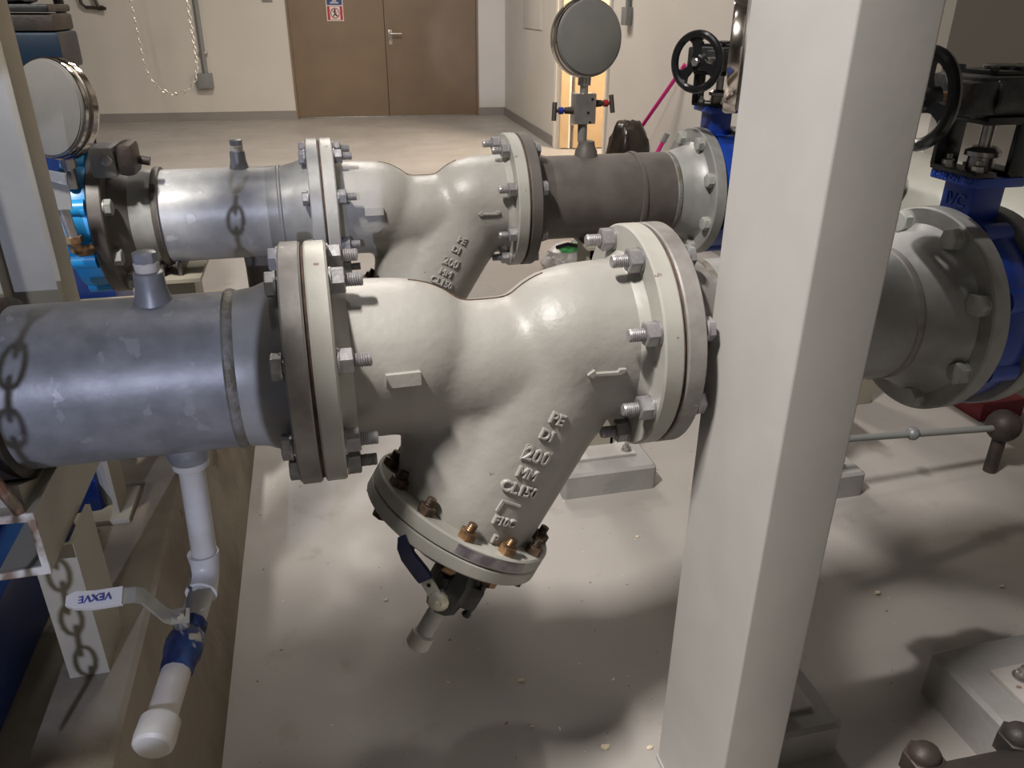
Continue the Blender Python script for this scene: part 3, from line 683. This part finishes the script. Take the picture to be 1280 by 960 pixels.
# ---------------------------------------------------------------- white drain line at the left
dl = thing('drain_pipe', 'white drain pipe dropping from the front left pipe and bending forward to a cap', 'pipe', (-.222, Y1, .70))
E0 = Vector((-.230, Y1, .492)); E1 = Vector((-.270, .772, .465)); dd = (E1-E0).normalized()
part('upper_pipe', MB().cyl((-.222, Y1, .70), E0+Vector((.001, 0, .02)), .0185, n=28), M_white, dl)
part('socket', MB().lathe([(0, .026), (.014, .026), (.018, .020)], (-.222, Y1, .705), (0, 0, -1), 28), M_white, dl)
eb = []
for i in range(9):
    t_ = i/8; a = E0+Vector((0, 0, .040))*(1-t_)**2; eb.append((E0+Vector((0, 0, .042)))*(1-t_)**2+E0*2*t_*(1-t_)+(E0+dd*.042)*t_**2)
part('elbow', MB().tube(eb, [.0235, .0225]+[.0215]*5+[.0225, .0235], 24), M_white, dl)
part('lower_pipe', MB().cyl(E0+dd*.03, E0+dd*.105, .0185, n=28), M_white, dl)
part('outlet_pipe', MB().cyl(E0+dd*.180, E0+dd*.280, .0195, n=28), M_plast, dl, 'yellowed outlet pipe')
part('end_cap', MB().lathe([(.262, .021), (.265, .0255), (.290, .0262), (.299, .025), (.303, .021)], E0, dd, 36), M_plast, dl, 'cream white end cap')
bv = thing('ball_valve', 'dark blue ball valve in the white drain pipe with a long zinc lever', 'valve', E0+dd*.12)
part('valve_body', MB().lathe([(.098, .020), (.102, .0235), (.112, .0235), (.118, .021), (.128, .025), (.142, .0275), (.156, .027), (.166, .0235), (.184, .023), (.188, .020)], E0, dd, 10), M_navy, bv)
sv = Vector((-.10, -.30, .95)); sv = (sv-dd*sv.dot(dd)).normalized(); ps = E0+dd*.128
part('stem', MB().cyl(ps+sv*.015, ps+sv*.040, .010, n=16), M_steel, bv)
root = ps+sv*.044
LP = [root+Vector((.014, 0, -.001)), root+Vector((-.010, 0, .0)), root+Vector((-.017, -.002, .008)), root+Vector((-.034, -.018, .058)), root+Vector((-.041, -.022, .065)), root+Vector((-.062, -.022, .066)), root+Vector((-.118, -.022, .069))]
wv = Vector((0, .86, .50))
lo = part('lever', lever_plate(MB(), LP, wv, .021, .0035), M_lever, bv, 'zinc plated lever')
part('stem_nut', MB().hexn(root+sv*.001, sv, .016, .008), M_steel, bv)
slv = lever_plate(MB(), [LP[5]+Vector((.006, 0, 0)), LP[5]+Vector((-.03, 0, -.0005)), LP[6]+Vector((.004, 0, 0)), LP[6]+Vector((-.006, 0, 0))], wv, [.024, .024, .023, .013], .0085)
so = part('lever_sleeve', slv, M_sleeve, lo, 'pale grey plastic sleeve')
me = text_mesh('VEXVE', .0138, .0006, 'printed_lettering', M_ink)
cen = (LP[5]+LP[6])/2+Vector((.001, 0, 0)); up_ = wv.cross(Vector((1, 0, 0))).normalized()
if up_.y > 0: up_ = -up_
m4 = frame(cen+up_*.0049, (-1, 0, 0), -wv)
if (m4.to_3x3() @ Vector((0, 0, 1))).dot(up_) < 0: m4 = frame(cen+up_*.0049, (1, 0, 0), -wv)
o = bpy.data.objects.new('printed_lettering', me); COL.objects.link(o); o.parent = bv; o.matrix_local = Matrix.Translation(-ORG[bv.name]) @ m4
tag(o, 'blue printed word on the sleeve')

# ---------------------------------------------------------------- plinth, support, pump frame at the left
PT = .39
pl = MB().prism([(-2.6, 0), (-.285, 0), (-.285, .004), (-.342, PT-.006), (-.350, PT), (-2.6, PT)], (0, -.6, 0), (1, 0, 0), (0, 0, 1), (0, 1, 0), 3.42)
single('concrete_plinth', pl, M_plinth, (-1.4, 1.2, 0), 'low worn concrete plinth running under the left end of both pipes', 'plinth')
sp = thing('pipe_support', 'cream steel channel bracket on an upright under the front left pipe', 'support', (-.42, 1.1, PT))
cx0, cx1, cz0, cz1 = -.452, -.390, .628, .722
chn = MB().prism([(cx1, cz0), (cx1, cz1), (cx0, cz1), (cx0, cz1-.008), (cx1-.007, cz1-.011), (cx1-.007, cz0+.011), (cx0, cz0+.008), (cx0, cz0)], (0, .94, 0), (1, 0, 0), (0, 0, 1), (0, 1, 0), .62)
part('channel_beam', chn, M_tan, sp)
ce = MB().prism([(cx1+.0006, cz0-.0006), (cx1+.0006, cz1+.0006), (cx0, cz1+.0006), (cx0, cz1-.009), (cx1-.008, cz1-.012), (cx1-.008, cz0+.012), (cx0, cz0+.009), (cx0, cz0-.0006)], (0, .9385, 0), (1, 0, 0), (0, 0, 1), (0, 1, 0), .004)
part('chipped_end', ce, M_chip, sp, 'chipped pale end of the channel')
part('upright', MB().box((-.385, 1.00, PT), (-.378, 1.10, .6275)).box((-.433, 1.00, PT), (-.385, 1.007, .6275)).box((-.433, 1.007, PT), (-.426, 1.10, .6275)), M_tan, sp)
part('saddle', MB().prism([(-.11, -.085), (-.05, -.112), (.05, -.112), (.11, -.085), (.11, -.116), (-.11, -.116)], (-.455, Y1, Z1), (0, 1, 0), (0, 0, 1), (1, 0, 0), .05), M_tan, sp)
rod = MB().cyl((-.406, .945, .722), (-.440, .925, .86), .0075, n=10)
part('threaded_rod', rod, M_rod, sp, 'flaking threaded rod')
fs = thing('pipe_support', 'cream steel stool under the rear left pipe', 'support', (-.37, Y2, PT))
part('top_plate', MB().box((-.43, Y2-.10, .695), (-.30, Y2+.10, .704)), M_tan, fs)
part('saddle', MB().box((-.392, Y2-.07, .704), (-.384, Y2+.07, .735)).box((-.352, Y2-.07, .704), (-.344, Y2+.07, .735)), M_dark, fs)
part('upright', MB().box((-.40, Y2-.06, PT), (-.392, Y2+.06, .695)).box((-.392, Y2-.06, PT), (-.33, Y2-.052, .695)).box((-.33, Y2-.06, PT), (-.322, Y2+.06, .695)), M_tan, fs)
# blue pump bed frame
bf = thing('blue_pump_bed', 'dark blue steel pump bed on the concrete plinth at the lower left', 'pump bed', (-.9, 1.2, PT))
part('side_beam', MB().box((-.58, -.2, PT), (-.50, 1.36, PT+.14), .006), M_dblue, bf)
part('bed_plate', MB().box((-1.7, -.2, PT+.12), (-.56, 1.36, PT+.15), .004), M_dblue, bf)
part('end_box', MB().box((-.62, 1.44, PT), (-.475, 1.62, PT+.13), .01), M_blue, bf)
pm = thing('pump', 'blue pump casing behind the front left pipe at the picture edge', 'pump', (-1.0, 1.75, PT))
part('volute', MB().lathe([(-.10, .10), (-.085, .17), (-.04, .20), (.04, .20), (.085, .17), (.10, .10)], (-.80, 1.80, .66), (0, 1, 0), 48), M_cyan, pm)
part('foot', MB().box((-.90, 1.72, PT), (-.70, 1.88, .50), .01), M_dblue, pm)
part('discharge_neck', MB().lathe([(0, .08), (.15, .07), (.28, .075), (.28, .11), (.30, .11)], (-.80, 1.80, .80), (0, 0, 1), 36), M_blue, pm)
# grey H post
po = thing('steel_post', 'grey steel h-section post at the left edge behind the front pipe', 'post', (-.47, 1.45, PT))
part('web', MB().box((-.532, 1.455, PT), (-.449, 1.462, 4.29)), M_post, po)
part('post_flange', MB().box((-.449, 1.42, PT), (-.440, 1.495, 4.29), .001), M_tan, po)
part('post_flange', MB().box((-.541, 1.42, PT), (-.532, 1.495, 4.29), .001), M_tan, po)
part('base_plate', MB().box((-.57, 1.40, PT), (-.42, 1.52, PT+.012), .002), M_tan, po)
# clamp, brackets and small bore fittings at the far left valve
cl = thing('valve_bracket', 'grey angle brackets and fittings in front of the left blue valve', 'bracket', (-.55, 1.85, .95))
part('bracket_plate', MB().prism([(-.075, .035), (.045, -.005), (.040, -.055), (-.040, -.055)], (-.55, 1.82, .965), (1, 0, 0), (0, 0, 1), (0, 1, 0), .005), M_post, cl)
part('bracket_flap', MB().prism([(-.080, .040), (-.072, .048), (.048, .020), (.046, -.004)], (-.55, 1.815, .965), (1, 0, 0), (0, 0, 1), (0, -1, 0), .006), M_galv, cl)
part('small_tube', MB().cyl((-.536, 1.84, .915), (-.528, 1.84, .845), .014, n=16), M_steel, cl)
part('tube_nut', MB().hexn((-.528, 1.84, .848), (0, 0, -1), .036, .014), M_brass, cl)
part('small_elbow', MB().tube([(-.528, 1.84, .836), (-.526, 1.84, .82), (-.520, 1.85, .812), (-.505, 1.87, .81)], .013, 12), M_brass, cl)
ck = thing('pipe_clamp', 'dark bolted clamp lug on top of the left rear flange', 'clamp', (-.45, Y2-.05, 1.0))
part('clamp_jaw', MB().box((-.478, 1.90, .955), (-.425, 1.985, 1.022), .012), M_galvw, ck)
part('clamp_jaw', MB().box((-.424, 1.90, .958), (-.388, 1.99, 1.026), .012), M_iron, ck)
part('clamp_bolt', MB().hexn((-.44, 1.90, .995), (0, -1, 0), .022, .010).cyl((-.44, 1.905, .995), (-.44, 1.99, .995), .007, n=10), M_steel, ck)
part('clamp_bolt', MB().cyl((-.392, 1.96, .985), (-.366, 1.96, .98), .010, n=12), M_iron, ck)
# machine at the top left (actuator on the far left valve)
ac = thing('gear_actuator', 'dark actuator with blue neck at the top left behind the gauge', 'actuator', (-.80, 2.9, 1.0))
part('neck', MB().cyl((-.86, 2.97, .6), (-.86, 2.97, 1.10), .09, n=32).box((-1.0, 2.88, 1.04), (-.74, 3.07, 1.115), .01), M_dblue, ac)
part('blue_body', MB().box((-1.05, 2.85, 1.115), (-.722, 3.08, 1.222), .012), M_blueshade, ac)
part('gear_case', MB().box((-1.06, 2.85, 1.224), (-.728, 3.08, 1.272), .008), M_iron, ac)
part('top_lid', MB().box((-1.05, 2.84, 1.276), (-.730, 3.09, 1.298), .008), M_black, ac)
part('top_dome', MB().box((-1.05, 2.86, 1.298), (-.80, 3.06, 1.50), .03), M_black, ac)
part('lid_bolt', MB().hexn((-.78, 2.86, 1.135), (0, -1, 0), .03, .03), M_brass, ac)
part('base_block', MB().box((-1.0, 2.85, 0), (-.72, 3.1, .62), .02), M_dblue, ac)
single('strut', MB().cyl((-.765, 3.2, 0.0), (-.789, 3.2, 1.36), .016, n=10), M_iron, (-.9, 3.6, 0), 'brown slanting strut at the top left beside the actuator', 'strut')

# ---------------------------------------------------------------- pale column at the right
cA, cB = (.524, .743), (.624, .953)
col = thing('steel_column', 'pale grey box column standing in front of the pipes at the right', 'column', (.574, .848, 0))
def rbox(x0, y0, x1, y1, r, n=4):
    p = []
    for cx, cy, a0 in ((x1-r, y1-r, 0), (x0+r, y1-r, 90), (x0+r, y0+r, 180), (x1-r, y0+r, 270)):
        for k in range(n+1): a = radians(a0+90*k/n); p.append((cx+r*cos(a), cy+r*sin(a)))
    return p
part('shaft', MB().prism(rbox(cA[0], cA[1], cB[0], cB[1], .004), (0, 0, .012), (1, 0, 0), (0, 1, 0), (0, 0, 1), 4.28), M_col, col, smooth=40)
part('base_plate', MB().box((.522, .741, 0), (.626, .955, .012), .001), M_col, col)

# ---------------------------------------------------------------- concrete pads with plates
def pad(label, x0, y0, x1, y1, h, plate, leg=None, bolts=()):
    t = thing('concrete_pad', label, 'concrete pad', ((x0+x1)/2, (y0+y1)/2, 0))
    b = MB().prism(rbox(x0, y0, x1, y1, .012), (0, 0, 0), (1, 0, 0), (0, 1, 0), (0, 0, 1), h-.008)
    poly = rbox(x0, y0, x1, y1, .012); poly2 = rbox(x0+.008, y0+.008, x1-.008, y1-.008, .010); n = len(poly)
    b.add([(a, c_, h-.008) for a, c_ in poly]+[(a, c_, h) for a, c_ in poly2], [(i, (i+1) % n, (i+1) % n+n, i+n) for i in range(n)]+[tuple(range(n, 2*n))])
    part('block', b, M_conc, t)
    if plate:
        px0, py0, px1, py1 = plate
        part('base_plate', MB().box((px0, py0, h), (px1, py1, h+.010), .002), M_plate, t)
    if leg:
        lx0, ly0, lx1, ly1, lz = leg
        part('support_leg', MB().box((lx0, ly0, h+.010), (lx1, ly0+.008, lz)).box((lx0, ly0, h+.010), (lx0+.008, ly1, lz)).box((lx1-.008, ly0, h+.01), (lx1, ly1, lz)), M_tan, t)
        part('saddle', MB().box((lx0-.02, ly0-.03, lz), (lx1+.02, ly1+.03, lz+.008)), M_tan, t)
    for bx, by in bolts:
        a = part('anchor_bolt', MB().cyl((bx, by, h+.008), (bx, by, h+.036), .007, n=10), M_steel, t)
        part('nut', MB().hexn((bx, by, h+.012), (0, 0, 1), .022, .012).cyl((bx, by, h+.010), (bx, by, h+.013), .017, n=14), M_steel, a)
pad('grey concrete pad right of the front strainer cover, under the rear line', .605, 1.835, .893, 2.20, .08, (.640, 1.90, .850, 2.14), (.70, 1.97, .80, 2.09, .713), ((.665, 1.925), (.828, 1.925)))
pad('grey concrete pad just right of the column in mid floor', 1.20, 1.66, 1.475, 1.95, .08, (1.23, 1.70, 1.43, 1.90), (1.27, 1.74, 1.37, 1.86, .45), ((1.40, 1.73),))
pad('grey concrete pad at the foot of the pale column, bottom of the picture', .70, .885, .868, 1.20, .08, (.71, .93, .828, 1.15), (.70, 1.02, .78, 1.12, .716))
pad('dim concrete pad with a pinkish plate at the lower right edge', 1.13, .70, 1.6, .985, .11, (1.20, .72, 1.5, .905), None, ((1.245, .875),))

# ---------------------------------------------------------------- dark coupling, bottom right
dc = thing('flange_coupling', 'dark reddish iron flange with domed bolts in the bottom right corner', 'coupling', (.95, .60, .30))
ax = Vector((1, -.05, .0)).normalized(); oc = Vector((.80, .565, .285))
part('flange', MB().lathe([(-.12, .03), (-.12, .062), (.5, .075), (.5, .03)], oc, ax, 40), M_iron, dc)
part('stand', MB().box((.84, .5, 0), (.94, .6, .24), .004), M_iron, dc)
for p in ((.765, .625, .335), (.915, .615, .345)):
    part('bolt_head', MB().sphere(p, .024, 14, (1, .9, .8)).hexn((p[0], p[1], p[2]-.03), (0, 0, 1), .05, .03), M_iron, dc)
# unseen cabinet shape, added to cut the daylight beam off the front strainer
cb_ = thing('unseen_beam_blocker', 'grey cabinet-shaped light blocker added unseen behind the viewpoint', 'cabinet', (-.2, -1.4, 0))
part('blocker_body', MB().box((-.674, -1.62, .06), (.5, -1.30, 2.3), .006), M_conduit, cb_)
part('plinth', MB().box((-.65, -1.60, 0), (.48, -1.32, .06)), M_black, cb_)
for x0, x1 in ((-.666, -.115), (-.105, .49)):
    dr_ = part('door', MB().box((x0, -1.30, .08), (x1, -1.282, 2.28), .003), M_conduit, cb_)
    part('handle', MB().box((x1-.07, -1.282, 1.1), (x1-.04, -1.262, 1.24), .003), M_black, dr_)
# duct shape added out of view to shade the front pipe and floor
du = thing('unseen_shade_duct', 'grey duct-shaped light blocker added unseen above the left end of the front pipe', 'duct', (-1.4, .8, 2.0))
part('shade_duct_body', MB().box((-2.6, .48, 1.95), (-.53, .94, 2.2), .01), M_conduit, du)
part('shade_duct_rim', MB().box((-.56, .47, 1.94), (-.525, .95, 2.21), .004), M_galv, du)
for x in (-2.2, -.9): part('hanger_rod', MB().cyl((x, .77, 2.19), (x, .77, 4.29), .005, n=8), M_galv, du)
tr = thing('unseen_shade_tray', 'wide grey tray-shaped light blocker added unseen above the rear right pipes', 'tray', (1.3, 2.0, 2.25))  # added out of view to keep the key lamp off the right wall
part('shade_tray_bed', MB().box((.72, 1.45, 2.22), (1.95, 2.5, 2.25)).box((.72, 1.45, 2.22), (.73, 2.5, 2.32)).box((1.94, 1.45, 2.22), (1.95, 2.5, 2.32)), M_conduit, tr)
for x in (.75, 1.92): part('hanger_rod', MB().cyl((x, 2.2, 2.23), (x, 2.2, 4.29), .005, n=8), M_galv, tr)
# thin rod with fitting and red box behind, right edge
rd = thing('tie_rod', 'thin grey tie rod with a round knob behind the right flange', 'rod', (1.75, 2.0, .17))
part('rod', MB().cyl((1.15, 1.63, .235), (1.92, 1.685, .158), .010, n=12), M_conduit, rd)
part('knob', MB().sphere((1.95, 1.69, .16), .050, 20).cyl((1.95, 1.69, 0), (1.95, 1.69, .16), .02, n=12), M_iron, rd)
part('rod_lug', MB().sphere((1.60, 1.662, .192), .020, 14).cyl((1.17, 1.632, 0), (1.17, 1.632, .23), .010, n=10), M_galv, rd)
single('red_box', MB().box((2.16, 1.97, .0), (2.34, 2.12, .07), .006), M_red, (2.2, 2.0, 0), 'small red box on the floor beyond the right flange', 'box')

# ---------------------------------------------------------------- rubbish bag, broom, bundle, crumbs
def blob(c, r, sq, seed, amp, n=40, rough=6):
    m = MB().sphere((0, 0, 0), 1, n); out = []
    for v in m.v:
        k = 1+amp*noise.noise(v*1.6+Vector((seed, 0, 0)))+amp*.5*noise.noise(v*rough+Vector((0, seed, 0)))
        out.append(Vector((v.x*r*sq[0]*k, v.y*r*sq[1]*k, v.z*r*sq[2]*k))+Vector(c))
    m.v = out; return m
bb = blob((1.995, 5.0, .32), .31, (.50, .45, 1.06), 5, .13)
for v in bb.v:
    if v.z > .55: v.x += (v.z-.55)*-.1
    v.z = max(v.z, .0)
single('rubbish_bag', bb, M_bagk, (1.985, 5.0, 0), 'black rubbish bag leaning at the right wall behind the rear pipe', 'bag')
br = thing('broom', 'broom with a bright pink handle leaning behind the rear pipe', 'broom', (1.95, 5.5, 0))
tipb = ROT @ Vector((2.055, 4.86, .985)); low = Vector((1.955, 5.50, .06)); dr = (tipb-low).normalized()
part('handle', MB().cyl(low, tipb, .0125, n=12), M_pink, br)
part('brush_head', MB().box(low+Vector((-.12, -.03, -.03)), low+Vector((.08, .03, .02)), .006), M_pink, br)
part('bristles', MB().box(low+Vector((-.12, -.025, -.06)), low+Vector((.08, .025, -.028))), M_iron, br)
mp = thing('mop', 'dustpan handle in dark pink with grey tip beside the bag', 'handle', (1.98, 4.5, 0))
p1 = Vector((2.028, 4.5, .605)); p0 = Vector((1.985, 4.5, .519)); dm = (p1-p0).normalized(); lowm = p0-dm*(p0.z-.02)/dm.z
part('handle', MB().cyl(lowm, p1, .013, n=10), M_pink, mp)
part('handle_tip', MB().cyl(p1-dm*.035, p1+dm*.02, .017, n=10), M_conduit, mp)
part('pan', MB().box(lowm+Vector((-.12, -.1, -.02)), lowm+Vector((.12, .1, 0)), .004), M_cyan, mp)
single('blue_bottle', MB().lathe([(0, .05), (.42, .05), (.47, .03), (.50, .02), (.53, .02)], (2.05, 4.45, 0), (0, 0, 1), 20), M_cyan, (2.05, 4.45, 0), 'light blue bottle between broom and rear right flange', 'bottle')
bu = thing('rubbish_bundle', 'bundle of white and grey plastic with green item on floor behind front strainer', 'bundle', (1.33, 3.95, 0))
wb = blob((1.31, 4.0, .05), .17, (.95, .7, .55), 9, .25)
for v in wb.v: v.z = max(v.z, .0)
part('white_plastic', wb, M_bagw, bu)
gb_ = blob((1.39, 3.98, .12), .10, (1.05, .7, .42), 14, .4); part('grey_film', gb_, M_bagg, bu)
part('green_item', blob((1.275, 3.93, .135), .052, (1.3, .5, .5), 21, .2, 24), M_green, bu)
part('black_strap', MB().tube([(1.20, 3.93, .14), (1.25, 3.89, .165), (1.31, 3.88, .155), (1.35, 3.88, .13)], .012, 8), M_blackg, bu)
ck_ = [(.435, 1.00, .012), (.318, 1.20, .010), (.262, .95, .010), (1.24, 1.27, .013), (1.56, 1.22, .010), (.06, 1.52, .008), (.52, .98, .009), (.31, 1.08, .006), (.36, .90, .006), (.75, 1.62, .008), (1.42, 1.0, .009)]
for i, (x, y, r) in enumerate(ck_):
    m = blob((x, y, r*.25), r*.7, (1, .7, .35), i*3+.5, .5, 10)
    single('paint_flake', m, M_crumb, (x, y, 0), 'tiny pale paint flake lying on the grey floor', 'debris', 'paint flakes on the floor', smooth=0)

hc = thing('load_chain', 'steel hoist chain hanging in front of the left pipe, above and behind the viewpoint', 'chain', (-.70, -.85, 1.2))
k = 0; z = 1.16; LX = -.70
while z < 2.0:
    m_ = MB(); link(m_, Vector((LX+.012*sin(z*9), -.85, z)), Vector((.08, 0, 1)), Vector((1, 0, 0)) if k % 2 else Vector((.25, 1, 0)), .027, .0135, .0020)
    part('chain_link', m_, M_galv, hc); z += .0195; k += 1
